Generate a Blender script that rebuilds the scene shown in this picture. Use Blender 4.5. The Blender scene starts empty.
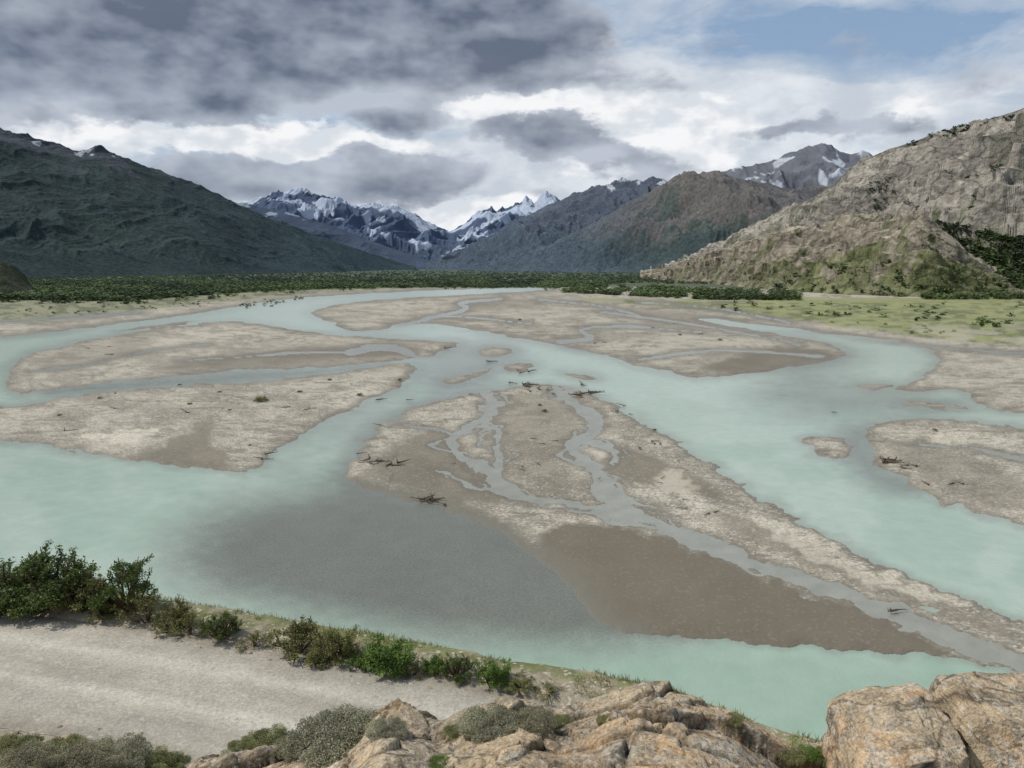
import bpy, math, random
import numpy as np
from mathutils import Vector
F32=np.float32
FP=769.0; PITCH=math.atan((384-265)/FP); CP=math.cos(PITCH); SP=math.sin(PITCH); CZ=45.0
scene=bpy.context.scene
col=scene.collection

# ------------------------------------------------------------ survey helpers
def ray(u,v):
    xr=(u-512)/FP; yu=(384-v)/FP
    return xr, CP+yu*SP, -SP+yu*CP
def P(u,v,z=0.0):
    x,y,zz=ray(u,v); t=(z-CZ)/zz
    return x*t,y*t,z
def R(u,v,d):
    x,y,zz=ray(u,v); t=d/y
    return x*t,d,CZ+zz*t
def proj(x,y,z):
    dep=y*CP-(z-CZ)*SP; up=y*SP+(z-CZ)*CP
    return 512+FP*x/dep, 384-FP*up/dep
def lin(r,g,b,k=0.85):
    f=lambda c:(c/255/12.92 if c/255<=0.04045 else ((c/255+0.055)/1.055)**2.4)*k
    return np.array([f(r)*1.01,f(g),f(b)*.96])
def sst(x,a,b):
    t=np.clip((x-a)/(b-a),0,1); return t*t*(3-2*t)
# ------------------------------------------------------------ noise
def hsh(xi,yi,seed):
    h=((xi*374761393+yi*668265263+seed*974634777)&0xffffffff).astype(np.uint64)
    h=((h^(h>>np.uint64(13)))*np.uint64(1274126177))&np.uint64(0xffffffff)
    h=h^(h>>np.uint64(16))
    return (h&np.uint64(0xffffff)).astype(np.float64)/float(0xffffff)
def vn(x,y,seed=0):
    x=np.asarray(x,dtype=np.float64); y=np.asarray(y,dtype=np.float64)
    x,y=np.broadcast_arrays(x,y)
    xi=np.floor(x).astype(np.int64); yi=np.floor(y).astype(np.int64)
    fx=x-xi; fy=y-yi; fx=fx*fx*(3-2*fx); fy=fy*fy*(3-2*fy)
    a=hsh(xi,yi,seed); b=hsh(xi+1,yi,seed); c=hsh(xi,yi+1,seed); d=hsh(xi+1,yi+1,seed)
    return (a*(1-fx)+b*fx)*(1-fy)+(c*(1-fx)+d*fx)*fy
def rot2(x,y,i):
    c=math.cos(.6*i); s=math.sin(.6*i); return x*c-y*s, x*s+y*c
def fbm(x,y,o=5,seed=0,g=0.5):
    s=0;a=1;t=0
    for i in range(o):
        xx,yy=rot2(x,y,i); s=s+a*vn(xx*2**i+i*17.3,yy*2**i+i*9.1,seed+i); t+=a; a*=g
    return s/t
def rdg(x,y,o=5,seed=0,g=0.5):
    s=0;a=1;t=0
    for i in range(o):
        n=1-np.abs(2*vn(x*2**i+i*31.7,y*2**i+i*5.9,seed+i)-1); s=s+a*n*n; t+=a; a*=g
    return s/t
def voro(x,y,seed=0):
    xi=np.floor(x).astype(np.int64); yi=np.floor(y).astype(np.int64)
    f1=np.full(x.shape,9.0); f2=np.full(x.shape,9.0); cid=np.zeros(x.shape); dx1=np.zeros(x.shape); dy1=np.zeros(x.shape)
    for i in(-1,0,1):
        for j in(-1,0,1):
            px=xi+i+hsh(xi+i,yi+j,seed); py=yi+j+hsh(xi+i,yi+j,seed+7)
            d=np.hypot(px-x,py-y); c=hsh(xi+i,yi+j,seed+13)
            m=d<f1
            f2=np.where(m,f1,np.minimum(f2,d)); cid=np.where(m,c,cid); dx1=np.where(m,x-px,dx1); dy1=np.where(m,y-py,dy1); f1=np.where(m,d,f1)
    return f1,f2,cid,dx1,dy1
# ------------------------------------------------------------ mesh helpers
def mesh_from(name,V,Fq,color=None,mat=None,smooth=True,attrs=None):
    me=bpy.data.meshes.new(name)
    V=np.asarray(V,dtype=F32); Fq=np.asarray(Fq,dtype=np.int32); n=Fq.shape[1]
    me.vertices.add(len(V)); me.vertices.foreach_set("co",V.ravel())
    me.loops.add(Fq.size); me.loops.foreach_set("vertex_index",Fq.ravel())
    me.polygons.add(len(Fq)); me.polygons.foreach_set("loop_start",np.arange(0,Fq.size,n,dtype=np.int32))
    me.polygons.foreach_set("use_smooth",np.full(len(Fq),smooth))
    if color is not None:
        a=me.color_attributes.new("Col",'FLOAT_COLOR','POINT')
        c=np.ones((len(V),4),dtype=F32); c[:,:3]=color
        a.data.foreach_set("color",c.ravel())
    for k,v in (attrs or {}).items():
        a=me.attributes.new(k,'FLOAT','POINT'); a.data.foreach_set("value",np.asarray(v,dtype=F32).ravel())
    me.update(calc_edges=True); me.validate()
    if mat: me.materials.append(mat)
    return me
def obj(name,me,loc=(0,0,0),**kw):
    o=bpy.data.objects.new(name,me); o.location=loc; col.objects.link(o)
    for k,v in kw.items(): o[k]=v
    return o
def grid_mesh(name,X,Y,Z,C,mat,attrs=None,flip=False):
    r,c=X.shape; i=np.arange(r*c).reshape(r,c)
    q=np.stack([i[:-1,:-1],i[:-1,1:],i[1:,1:],i[1:,:-1]],-1).reshape(-1,4)
    if flip: q=q[:,::-1]
    return mesh_from(name,np.stack([X,Y,Z],-1).reshape(-1,3),q,None if C is None else C.reshape(-1,3),mat,True,attrs)
# ------------------------------------------------------------ materials
def newmat(name):
    m=bpy.data.materials.new(name); m.use_nodes=True; nt=m.node_tree
    return m,nt,nt.nodes["Principled BSDF"]
def mat_v(name,rough=0.9,spec=0.25,noises=(),bump=None,stony=False,transl=0,wet=False,vor=None,cracks=None):
    m,nt,b=newmat(name); N=nt.nodes.new; L=nt.links.new
    at=N("ShaderNodeAttribute"); at.attribute_name="Col"; c=at.outputs["Color"]
    tc=N("ShaderNodeTexCoord").outputs["Object"]
    st=None
    if stony: a2=N("ShaderNodeAttribute"); a2.attribute_name="stony"; st=a2.outputs["Fac"]
    def nz(sc,det,ro=0.6,vec=None):
        n=N("ShaderNodeTexNoise"); n.inputs["Scale"].default_value=sc; n.inputs["Detail"].default_value=det; n.inputs["Roughness"].default_value=ro
        L(vec or tc,n.inputs["Vector"]); return n.outputs["Fac"]
    for (sc,det,amt) in noises:
        f=nz(sc,det,0.62)
        mr=N("ShaderNodeMapRange"); mr.inputs[1].default_value=.3; mr.inputs[2].default_value=.7
        mr.inputs[3].default_value=-amt; mr.inputs[4].default_value=amt; L(f,mr.inputs[0]); o=mr.outputs[0]
        if st:
            mm=N("ShaderNodeMath"); mm.operation='MULTIPLY'; L(o,mm.inputs[0]); L(st,mm.inputs[1]); o=mm.outputs[0]
        ad=N("ShaderNodeMath"); ad.inputs[1].default_value=1.0; L(o,ad.inputs[0])
        vs=N("ShaderNodeVectorMath"); vs.operation='SCALE'; L(c,vs.inputs[0]); L(ad.outputs[0],vs.inputs["Scale"]); c=vs.outputs[0]
    for sc,wd,fac,sq in (cracks or ()):
        mp=N("ShaderNodeMapping"); mp.inputs["Scale"].default_value=sq; mp.inputs["Rotation"].default_value=(0,.5,.3)
        wn=N("ShaderNodeTexNoise"); wn.inputs["Scale"].default_value=sc*1.5; wn.inputs["Detail"].default_value=3; L(tc,wn.inputs["Vector"])
        va=N("ShaderNodeVectorMath"); va.operation='SCALE'; va.inputs["Scale"].default_value=.9/sc; L(wn.outputs["Color"],va.inputs[0])
        vb=N("ShaderNodeVectorMath"); vb.operation='ADD'; L(tc,vb.inputs[0]); L(va.outputs[0],vb.inputs[1]); L(vb.outputs[0],mp.inputs["Vector"])
        vo=N("ShaderNodeTexVoronoi"); vo.feature='DISTANCE_TO_EDGE'; vo.inputs["Scale"].default_value=sc; L(mp.outputs[0],vo.inputs["Vector"])
        mr=N("ShaderNodeMapRange"); mr.inputs[1].default_value=0; mr.inputs[2].default_value=wd; mr.inputs[3].default_value=1-fac; mr.inputs[4].default_value=1.0; L(vo.outputs["Distance"],mr.inputs[0])
        vs=N("ShaderNodeVectorMath"); vs.operation='SCALE'; L(c,vs.inputs[0]); L(mr.outputs[0],vs.inputs["Scale"]); c=vs.outputs[0]
    if vor:
        for sc,thr,colr,fac in vor:
            vo=N("ShaderNodeTexVoronoi"); vo.inputs["Scale"].default_value=sc; L(tc,vo.inputs["Vector"])
            sp=N("ShaderNodeSeparateColor"); L(vo.outputs["Color"],sp.inputs[0])
            mr=N("ShaderNodeMapRange"); mr.inputs[1].default_value=thr; mr.inputs[2].default_value=min(thr+.05,1); mr.inputs[4].default_value=fac
            L(sp.outputs[0],mr.inputs[0]); o=mr.outputs[0]
            if st:
                mm=N("ShaderNodeMath"); mm.operation='MULTIPLY'; L(o,mm.inputs[0]); L(st,mm.inputs[1]); o=mm.outputs[0]
            mx=N("ShaderNodeMix"); mx.data_type='RGBA'; L(o,mx.inputs[0]); L(c,mx.inputs[6]); mx.inputs[7].default_value=(*colr,1); c=mx.outputs[2]
    L(c,b.inputs["Base Color"]); b.inputs["Roughness"].default_value=rough; b.inputs["Specular IOR Level"].default_value=spec
    if wet:
        a3=N("ShaderNodeAttribute"); a3.attribute_name="wet"
        mr=N("ShaderNodeMapRange"); mr.inputs[3].default_value=rough; mr.inputs[4].default_value=.42; L(a3.outputs["Fac"],mr.inputs[0]); L(mr.outputs[0],b.inputs["Roughness"])
    if bump:
        prev=None
        for sc,det,dist,stg in bump:
            bp=N("ShaderNodeBump"); bp.inputs["Strength"].default_value=stg; bp.inputs["Distance"].default_value=dist
            L(nz(sc,det,.65),bp.inputs["Height"])
            if prev: L(prev,bp.inputs["Normal"])
            prev=bp.outputs[0]
        L(prev,b.inputs["Normal"])
    if transl:
        t=N("ShaderNodeBsdfTranslucent"); L(c,t.inputs[0]); ms=N("ShaderNodeMixShader"); ms.inputs[0].default_value=transl
        L(b.outputs[0],ms.inputs[1]); L(t.outputs[0],ms.inputs[2]); L(ms.outputs[0],nt.nodes["Material Output"].inputs[0])
    return m
M_ground=mat_v("riverbed_gravel",.92,.3,[(.2,5,.10),(1.6,4,.38),(6.0,2,.42)],[(1.6,4,.14,.7)],stony=True,wet=True,
   vor=[(2.6,.89,(.50,.47,.42),.6),(3.4,.87,(.10,.09,.075),.6)])
M_rock_mtn=mat_v("mountain_rock",.95,.1,[(.008,7,.16),(.06,5,.30)],[(.02,7,18,.7),(.09,4,7,.8)],cracks=[(.018,.09,.5,(1,.6,1.8))])
M_forest_mtn=mat_v("mountain_forest",.95,.1,[(.004,6,.2),(.05,5,.40)],[(.008,6,14,.4),(.06,4,9,.8)])
M_far_mtn=mat_v("distant_mountain",.95,.1,[(.0015,6,.2)],[(.004,7,60,.5)])
M_hill=mat_v("hillside_soil",.95,.2,[(.4,6,.25),(3,5,.3),(20,2,.2)],[(2,6,.15,.5),(15,3,.03,.6)],
   vor=[(9,.90,(.45,.40,.33),.6),(14,.9,(.16,.13,.1),.5)])
M_road=mat_v("gravel_road",.95,.2,[(.4,5,.08),(2.2,5,.10),(9,4,.20),(30,2,.22)],[(22,3,.015,.7)],vor=[(10,.95,(.42,.40,.36),.55),(12,.94,(.2,.18,.155),.5)])
M_ledge=mat_v("weathered_rock",.92,.2,[(1.2,7,.18),(7,6,.30),(45,3,.32)],[(3.5,7,.09,.9),(24,5,.028,1.0)],cracks=[(1.1,.03,.6,(1,.8,1)),(4.2,.04,.3,(1,.6,1))],
   vor=[(38,.90,(.50,.47,.41),.5),(52,.90,(.11,.10,.085),.55)])
M_leaf=mat_v("foliage",.6,.3,[(1.5,2,.25)],transl=.3)
M_tree=mat_v("tree_foliage",.8,.15,[(.2,2,.25)],transl=.1)
M_bark=mat_v("bark",.9,.2,[(6,5,.35)])
M_drift=mat_v("driftwood_bark",.9,.2,[(2,5,.35)],[(5,4,.03,.5)])

# ------------------------------------------------------------ polygons
def chaikin(p,it=2,closed=True):
    p=np.array(p,dtype=np.float64)
    for _ in range(it):
        if closed: q=np.roll(p,-1,0); a=p*.75+q*.25; b=p*.25+q*.75; p=np.stack([a,b],1).reshape(-1,p.shape[1])
        else:
            a=p[:-1]*.75+p[1:]*.25; b=p[:-1]*.25+p[1:]*.75
            p=np.concatenate([p[:1],np.stack([a,b],1).reshape(-1,p.shape[1]),p[-1:]])
    return p
def sd_poly(U,V,poly,k=2.5,m=45,it=2):
    p=chaikin(poly,it); out=np.full(U.shape,-1e3,dtype=F32)
    mk=(U>p[:,0].min()-m)&(U<p[:,0].max()+m)&(V>p[:,1].min()-m/k)&(V<p[:,1].max()+m/k)
    x=U[mk].astype(F32); y=(V[mk]*k).astype(F32)
    if x.size==0: return out
    d=np.full(x.shape,1e9,dtype=F32); ins=np.zeros(x.shape,dtype=bool)
    q=np.roll(p,-1,0)
    for (ax,ay),(bx,by) in zip(p,q):
        ay*=k;by*=k
        dx=bx-ax;dy=by-ay; L2=dx*dx+dy*dy
        if L2<1e-9: continue
        t=np.clip(((x-ax)*dx+(y-ay)*dy)/L2,0,1)
        d=np.minimum(d,(x-ax-t*dx)**2+(y-ay-t*dy)**2)
        if ay!=by: ins^=((y>ay)!=(y>by))&(x<(bx-ax)*(y-ay)/(by-ay)+ax)
    d=np.sqrt(d); out[mk]=np.where(ins,d,-d); return out
def sd_line(U,V,pl,k=2.5,m=45):
    p=chaikin(pl,2,False); out=np.full(U.shape,-1e3,dtype=F32)
    mk=(U>p[:,0].min()-m)&(U<p[:,0].max()+m)&(V>p[:,1].min()-m/k)&(V<p[:,1].max()+m/k)
    x=U[mk].astype(F32); y=(V[mk]*k).astype(F32); s=np.full(x.shape,-1e3,dtype=F32)
    for (ax,ay,aw),(bx,by,bw) in zip(p[:-1],p[1:]):
        ay*=k;by*=k; dx=bx-ax;dy=by-ay;L2=dx*dx+dy*dy+1e-9
        t=np.clip(((x-ax)*dx+(y-ay)*dy)/L2,0,1)
        s=np.maximum(s,(aw+(bw-aw)*t)-np.hypot(x-ax-t*dx,y-ay-t*dy))
    out[mk]=s; return out
W1=[(552,287),(500,288),(430,290.5),(360,294),(300,298),(250,304),(215,311),(170,318),(100,326),(40,333),(0,337),(-100,345),(-500,365),(-500,900),(1500,900),(1500,455),(1024,413),(988,409),(970,398),(958,390),(930,391),(890,390),(908,384),(930,372),(942,358),(925,346),(870,338),(800,330),(740,322),(690,317),(720,325),(790,335),(835,345),(850,357),(800,367),(745,375),(700,379),(650,369),(600,354),(560,346),(500,335),(460,327),(420,323),(380,327),(335,323),(308,315),(318,308),(345,303),(400,298),(470,294),(552,290)]
ISL=[
 [(-500,430),(0,408),(40,402),(80,396),(150,387),(250,382),(330,374),(395,364),(416,362),(413,380),(400,388),(370,398),(330,416),(290,440),(262,464),(240,474),(200,469),(130,459),(60,448),(0,437),(-500,450)],
 [(4,372),(25,355),(60,346),(110,336),(160,328),(235,320),(260,325),(330,335),(370,337),(440,341),(462,343),(450,349),(425,357),(400,361),(340,366),(230,371),(120,380),(30,394),(8,392)],
 [(352,470),(348,462),(362,446),(376,430),(400,413),(430,401),(480,393),(530,383),(575,388),(602,398),(630,415),(680,442),(715,470),(750,493),(800,522),(850,549),(900,572),(960,598),(1024,624),(1500,790),(1500,850),(1200,730),(1024,672),(975,662),(940,656),(880,653),(800,646),(730,641),(660,636),(612,630),(590,618),(580,600),(565,580),(545,565),(520,548),(490,526),(440,508),(400,497),(362,490),(350,482)],
 [(868,427),(895,419),(960,418),(1024,430),(1500,470),(1500,700),(1024,527),(980,512),(930,495),(900,478),(880,465),(866,445)],
 [(802,437),(825,434),(848,441),(850,452),(838,460),(818,456)],
 [(438,380),(470,374),(492,366),(490,372),(470,382),(448,386)],
 [(470,352),(500,347),(520,352),(498,358)],
 [(500,366),(520,362),(540,367),(520,374)],
 [(330,322),(370,318),(400,322),(385,330),(345,331)],
 [(100,332),(160,324),(210,319),(160,329)],
 [(848,386),(880,382),(900,386),(870,391)],[(560,372),(590,374),(600,380),(575,378)],[(890,404),(940,402),(980,408),(930,409)],
]
CH=[
 [(484,390,4),(494,404,8),(482,424,9),(452,436,7),(452,452,9),(478,463,11),(496,478,9),(506,494,14),(545,500,9),(590,507,13),(630,516,18),(680,531,16),(720,550,20),(770,570,16),(820,587,20),(880,608,19),(940,632,22),(1024,664,26),(1500,840,40)],
 [(553,388,5),(576,405,8),(600,420,11),(597,432,8),(574,440,8),(572,455,11),(596,465,14),(606,480,12),(606,496,16),(630,514,20)],
 [(575,440,3),(610,446,5),(622,455,3),(606,466,3)],
 [(482,424,3),(500,430,4),(490,445,3),(500,462,4),(496,478,4)],
 [(440,470,2),(470,488,4),(510,492,5),(545,500,4)],
 [(452,436,3),(430,428,4),(400,425,3)],
 [(590,507,5),(640,500,3),(660,510,3),(680,531,5)],
 [(400,325,4),(440,316,4),(470,309,4),(455,303,3),(500,299,3)],
 [(430,316,2),(480,318,3),(530,324,2)],
 [(560,342,5),(600,338,4),(570,330,3),(620,325,2),(700,332,2)],
 [(350,352,9),(375,347,14),(400,349,12),(415,356,5)],
 [(350,352,3),(300,352,2),(240,358,3),(180,361,2)],
 [(-500,335,4),(0,322,3),(60,318,3),(140,312,2)],
 [(860,341,3),(940,348,3),(1024,354,3),(1500,380,4)],
 [(640,360,2),(700,350,3),(760,352,3),(820,356,4)],
 [(600,312,1.5),(680,322,2),(760,336,2),(800,345,2)],
 [(540,300,1.2),(600,305,1.5),(640,316,1.5)],
 [(850,357,3),(880,352,2),(930,352,3)],
 [(30,372,1.5),(90,366,2),(150,350,2),(210,344,1.5)],
 [(880,440,1.5),(930,446,2.5),(990,450,2),(1060,470,3)],
 [(640,302,1),(720,308,1.2),(790,322,1.5)],
]
SHOAL=[([(180,556),(195,530),(240,506),(310,490),(350,476),(400,482),(500,500),(600,548),(690,590),(720,625),(640,642),(540,645),(440,636),(350,620),(265,602),(200,582)],60,1.0),
 ([(330,490),(345,450),(372,425),(420,398),(480,388),(500,392),(430,430),(380,500)],40,.75),
 ([(835,430),(870,425),(880,465),(920,490),(900,495),(850,475)],22,.75),
 ([(740,395),(800,380),(900,390),(970,405),(880,415),(820,420)],40,.6),
 ([(440,345),(500,340),(520,360),(480,385),(430,390),(420,370)],26,.6),
 ([(770,340),(840,345),(870,360),(830,380),(760,378)],26,.55),
 ([(20,396),(130,380),(330,368),(400,362),(330,375),(130,388)],14,.8),
 ([(560,340),(600,345),(600,354),(560,349)],10,.6),
 ([(262,470),(290,440),(330,420),(400,390),(400,400),(330,440),(290,475)],22,.3)]
DARK=[([(530,535),(600,522),(660,535),(700,546),(760,576),(830,600),(900,624),(960,652),(940,658),(800,650),(700,645),(610,636),(570,595),(545,565)],10,1),
 ([(350,478),(400,488),(460,500),(520,535),(570,565),(610,590),(640,610),(650,650),(560,650),(480,560),(360,510)],14,.95),
 ([(365,462),(400,440),(440,428),(470,450),(492,480),(545,500),(500,508),(440,500),(380,485)],14,.8),
 ([(120,458),(180,442),(215,408),(206,436),(238,470),(205,470)],9,.8),
 ([(130,372),(230,354),(330,346),(430,346),(400,358),(230,370)],10,.75),
 ([(690,372),(740,352),(800,345),(850,356),(800,368),(745,376)],10,.9),
 ([(590,440),(640,448),(700,480),(740,502),(700,500),(640,485),(610,470)],9,.8),
 ([(690,510),(760,520),(860,570),(960,605),(1024,632),(1024,650),(900,600),(780,560)],9,.55),
 ([(880,440),(960,455),(1024,475),(1024,520),(930,490)],12,.5),
 ([(490,400),(540,392),(590,420),(560,470),(600,500),(510,490),(490,450)],14,.5),
 ([(600,306),(700,316),(760,328),(640,324)],10,.5),
 ([(450,300),(520,298),(560,306),(480,312)],8,.4),
 ([(20,360),(120,340),(200,345),(60,372)],10,.4)]
PALE=[([(80,440),(120,430),(165,430),(150,440),(100,444)],8,.9),([(130,350),(200,330),(260,333),(180,352)],9,.5),
 ([(570,455),(600,445),(615,455),(595,462)],8,.8),([(470,402),(520,398),(510,408)],8,.6),([(640,480),(680,468),(700,500),(740,520),(690,505)],9,.6),
 ([(330,395),(390,380),(400,386),(340,410)],9,.5),([(900,430),(960,425),(1024,440),(960,450)],12,.6),([(740,505),(820,545),(900,580),(1000,618),(880,590),(790,550)],9,.6)]
def fields(U,V,Y):
    sv=np.clip((V-265)/220,.04,1)
    A=(U-512)/FP; ly=np.log(np.maximum(Y,1))
    w1=fbm(A*34,ly*22,5,3,.55)-.5; w2=fbm(A*34,ly*22,5,9,.55)-.5
    calm=1-.5*sst(sd_poly(U,V,[(340,470),(420,480),(560,530),(660,590),(640,650),(560,650),(400,560)],m=110),-20,20)
    U2=U+w1*34*sv*calm; V2=V+w2*14*sv*calm
    land=-sd_poly(U2,V2,W1)
    for p in ISL: land=np.maximum(land,sd_poly(U2,V2,p))
    ch=np.full(U.shape,-1e3,dtype=F32)
    w3=fbm(A*22,ly*16,3,33,.45)-.5; w4=fbm(A*22,ly*16,3,39,.45)-.5
    for i,c in enumerate(CH):
        ch=np.maximum(ch,sd_line(U+w1*26*sv,V+w2*10*sv,[(a,b,w*.66) for a,b,w in c])+w4*12*sv)
        if i<8: ch=np.maximum(ch,sd_line(U+w3*70*sv,V+w4*28*sv,[(a,b,w*.26) for a,b,w in c])+w2*6*sv)
    return land,ch,sv,U2,V2,A,ly

# ------------------------------------------------------------ valley floor
q=np.concatenate([np.array([.0008,.0015,.0022]),np.linspace(.003,.86,640)])
a=np.concatenate([[-3,-2,-1.4],np.linspace(-.95,.95,1000),[1.4,2,3]])
Aa,Q=np.meshgrid(a,q); Yg=CZ/Q; Xg=Aa*Yg
U,V=proj(Xg,Yg,0*Xg)
land,ch,sv,U2,V2,A_,ly=fields(U,V,Yg)
wat=np.maximum(-land,ch)
sdl=-wat
mper=Yg/FP
dl=np.clip(land,0,400)*mper; dc=np.clip(-ch,0,400)*mper; dw=np.clip(sdl,-60,0)*mper
Z=np.where(sdl>0,np.minimum(.02+.45*(1-np.exp(-dl/4)),.02+.45*(1-np.exp(-dc/14))),-.03-.8*(1-np.exp(dw/2.0)))
Z=Z+np.where(sdl>0,1,0)*(fbm(Xg/14,Yg/14,3,5)-.45)*.35*np.clip(sdl/20,0,1)
g_mid=lin(138,133,121);g_lt=lin(165,159,146);dark=lin(106,99,87);pale=lin(188,182,167);grass=lin(126,130,82);scrub=lin(80,89,56);forest=lin(58,70,46)
n1=fbm(A_*26,ly*16,5,21); n2=fbm(A_*90,ly*55,4,31)
t=sst(n1*.6+n2*.4,.36,.62)[...,None]
C=g_mid*(1-t)+g_lt*t
def blend(C,w,c): w=np.clip(w,0,1)[...,None]; return C*(1-w)+c*w
stony=np.ones(U.shape)
tex=(n2-.5)*1.0+(n1-.5)*.8
dkf=np.zeros(U.shape)
for p,s,w in DARK:
    sd=sd_poly(U2,V2,p)/s; f=sst(sd+tex*1.8,-.8,.9)*w; C=blend(C,f,dark*(.88+.24*n1[...,None])); stony=stony*(1-.90*f); dkf=np.maximum(dkf,f)
for p,s,w in PALE:
    sd=sd_poly(U2,V2,p)/s; f=sst(sd+tex*1.6,-.6,.7)*w; C=blend(C,f,pale); stony=stony*(1-.3*f)
for k,(fa,fl_,wd,am) in enumerate([(14,24,.020,.7),(22,34,.022,.6),(7,20,.02,.6),(30,60,.03,.45)]):
    f=np.abs(fbm(A_*fa+n1*.6,ly*fl_,3,600+k*9)-.5); m=sst(fbm(A_*fa*.6,ly*fl_*.5,2,640+k),.42,.56)
    f=sst(f,wd*1.6,wd*.3)*m*am*(1-dkf); C=blend(C,f,dark*1.05); stony*=1-.6*f
mead=sd_poly(U,V,[(560,297),(700,302),(1024,298),(1500,296),(1500,375),(1024,346),(940,340),(850,328),(760,316),(640,305)],k=6)
f=sst(mead/16+tex*2.0,-.5,.6); C=blend(C,f*.9,grass*(.75+.55*n2[...,None])); stony*=1-.5*f
f=sst(fbm(A_*60,ly*30,4,88),.48,.6)*sst(mead,-4,6); C=blend(C,f*.7,scrub)
f=sst(mead+(n1-.5)*60,-10,20)*sst(V,320,335)*sst(n1,.45,.55); C=blend(C,f*.6,g_lt)
left=sd_poly(U,V,[(-500,262),(-500,345),(0,324),(60,322),(130,312),(240,301),(330,293),(420,289),(560,285),(700,262)],k=6)
f=sst(left/16+tex*2.5,-.3,1.0); C=blend(C,f*.8,lin(112,114,80)*(.8+.4*n2[...,None]))
f=sst(fbm(A_*70,ly*22,4,98),.47,.58)*sst(left,0,10); C=blend(C,f*.8,scrub*.8)
fl=sd_poly(U,V,[(-500,262),(-500,304),(0,300),(120,302),(240,293),(330,289),(450,287),(640,287),(760,289),(900,297),(1500,297),(1500,262)],k=6)
f=sst(fl/10+tex*1.5,-.3,.5); C=blend(C,f,forest*(.8+.5*n2[...,None]))
gr=sd_poly(U,V,[(640,292),(760,296),(900,299),(1024,296),(1024,302),(900,304),(740,302)],k=6); C=blend(C,sst(gr,-4,6)*.7,grass*1.05)
shz=sst(sd_poly(U,V,[(340,470),(420,480),(560,530),(650,600),(660,650),(560,660),(400,570)],m=120),-10,20)
wetf=sst(sdl,13,0.2)*sst(-left,-10,5); C=blend(C,wetf*.7,dark*.92); stony*=1-.6*wetf
C=blend(C,sst(sdl,40,0)*shz*.8,lin(110,108,99)); stony*=1-.5*shz*sst(sdl,45,0)
wet=np.clip(sst(sdl,9,0),0,1)
far=sst(Yg,2500,9000); C=blend(C,far*.5,lin(78,96,104))  # far floor tinted blue-grey, distance haze put into its colour
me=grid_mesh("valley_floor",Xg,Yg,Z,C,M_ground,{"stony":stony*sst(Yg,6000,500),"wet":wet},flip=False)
obj("ground",me,kind="structure",label="gravel bars, sandbanks and meadow of a wide valley floor",category="ground")
del C

# ------------------------------------------------------------ water
q=np.linspace(.022,.92,460); a=np.concatenate([[-3,-2,-1.3],np.linspace(-.95,.95,640),[1.3,2,3]])
Aa,Q=np.meshgrid(a,q); Yw=CZ/Q; Xw=Aa*Yw; U,V=proj(Xw,Yw,0*Xw)
land,ch,sv,U2,V2,A_,ly=fields(U,V,Yw)
n1=fbm(A_*16,ly*10,5,61); n2=fbm(A_*60,ly*50,4,71)
turq=lin(173,190,179,.72); deep=lin(160,181,168,.72); shal=lin(111,114,106,.72); palew=lin(184,198,189,.72)
t=sst(n1,.3,.7)[...,None]; C=deep*(1-t)+turq*t
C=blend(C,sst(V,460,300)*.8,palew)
C=blend(C,sst(V,600,680)*.6,lin(142,170,152,.70))
f=sst(rdg(A_*5+n1*1.5,ly*10,4,223),.45,.75)*.15; C=blend(C,f*sst(V,280,400),deep*.94)
n3=fbm(A_*8,ly*6,4,81)
e=sst(land,-20,0)*np.where(V>330,1,.5); C=blend(C,e*.5,lin(138,142,133,.68))
sh=np.zeros(U.shape)
for i,(p,s,w) in enumerate(SHOAL):
    sd=sd_poly(U,V,p,m=140)/s; k=.6 if i==0 else 1
    f=sst(sd+((n2-.5)*.7+(n3-.5)*.7+(n1-.5)*.4)*k,-1.35,1.1)*w; C=blend(C,f,shal*(.90+.20*n1[...,None])); sh=np.maximum(sh,f)
C=blend(C,sst(ch,-8,1)*.85*sst(land,-10,0),lin(150,149,140,.68)*(.8+.4*n2[...,None]))
m,nt,b=newmat("glacial_water"); N=nt.nodes.new; L=nt.links.new
at=N("ShaderNodeAttribute"); at.attribute_name="Col"
a2=N("ShaderNodeAttribute"); a2.attribute_name="silt"
tc=N("ShaderNodeTexCoord").outputs["Object"]
def wnoise(src,sc,det,amt,fac=None):
    nz=N("ShaderNodeTexNoise"); nz.inputs["Scale"].default_value=sc; nz.inputs["Detail"].default_value=det; L(tc,nz.inputs["Vector"])
    mr=N("ShaderNodeMapRange"); mr.inputs[1].default_value=.3; mr.inputs[2].default_value=.7; mr.inputs[3].default_value=-amt; mr.inputs[4].default_value=amt; L(nz.outputs[0],mr.inputs[0]); o=mr.outputs[0]
    if fac:
        mm=N("ShaderNodeMath"); mm.operation='MULTIPLY'; L(o,mm.inputs[0]); L(fac,mm.inputs[1]); o=mm.outputs[0]
    ad=N("ShaderNodeMath"); ad.inputs[1].default_value=1; L(o,ad.inputs[0])
    vs=N("ShaderNodeVectorMath"); vs.operation='SCALE'; L(src,vs.inputs[0]); L(ad.outputs[0],vs.inputs["Scale"]); return vs.outputs[0]
c=wnoise(at.outputs["Color"],.3,6,.05); c=wnoise(c,2.6,4,.20,a2.outputs["Fac"]); L(c,b.inputs["Base Color"])
b.inputs["Roughness"].default_value=.25; b.inputs["IOR"].default_value=1.33
n2_=N("ShaderNodeTexNoise"); n2_.inputs["Scale"].default_value=1.8; n2_.inputs["Detail"].default_value=4; L(tc,n2_.inputs["Vector"])
bp=N("ShaderNodeBump"); bp.inputs["Strength"].default_value=.45; bp.inputs["Distance"].default_value=.12; L(n2_.outputs[0],bp.inputs["Height"]); L(bp.outputs[0],b.inputs["Normal"])
me=grid_mesh("river",Xw,Yw,0*Xw,C,m,{"silt":sh},flip=False)
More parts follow.
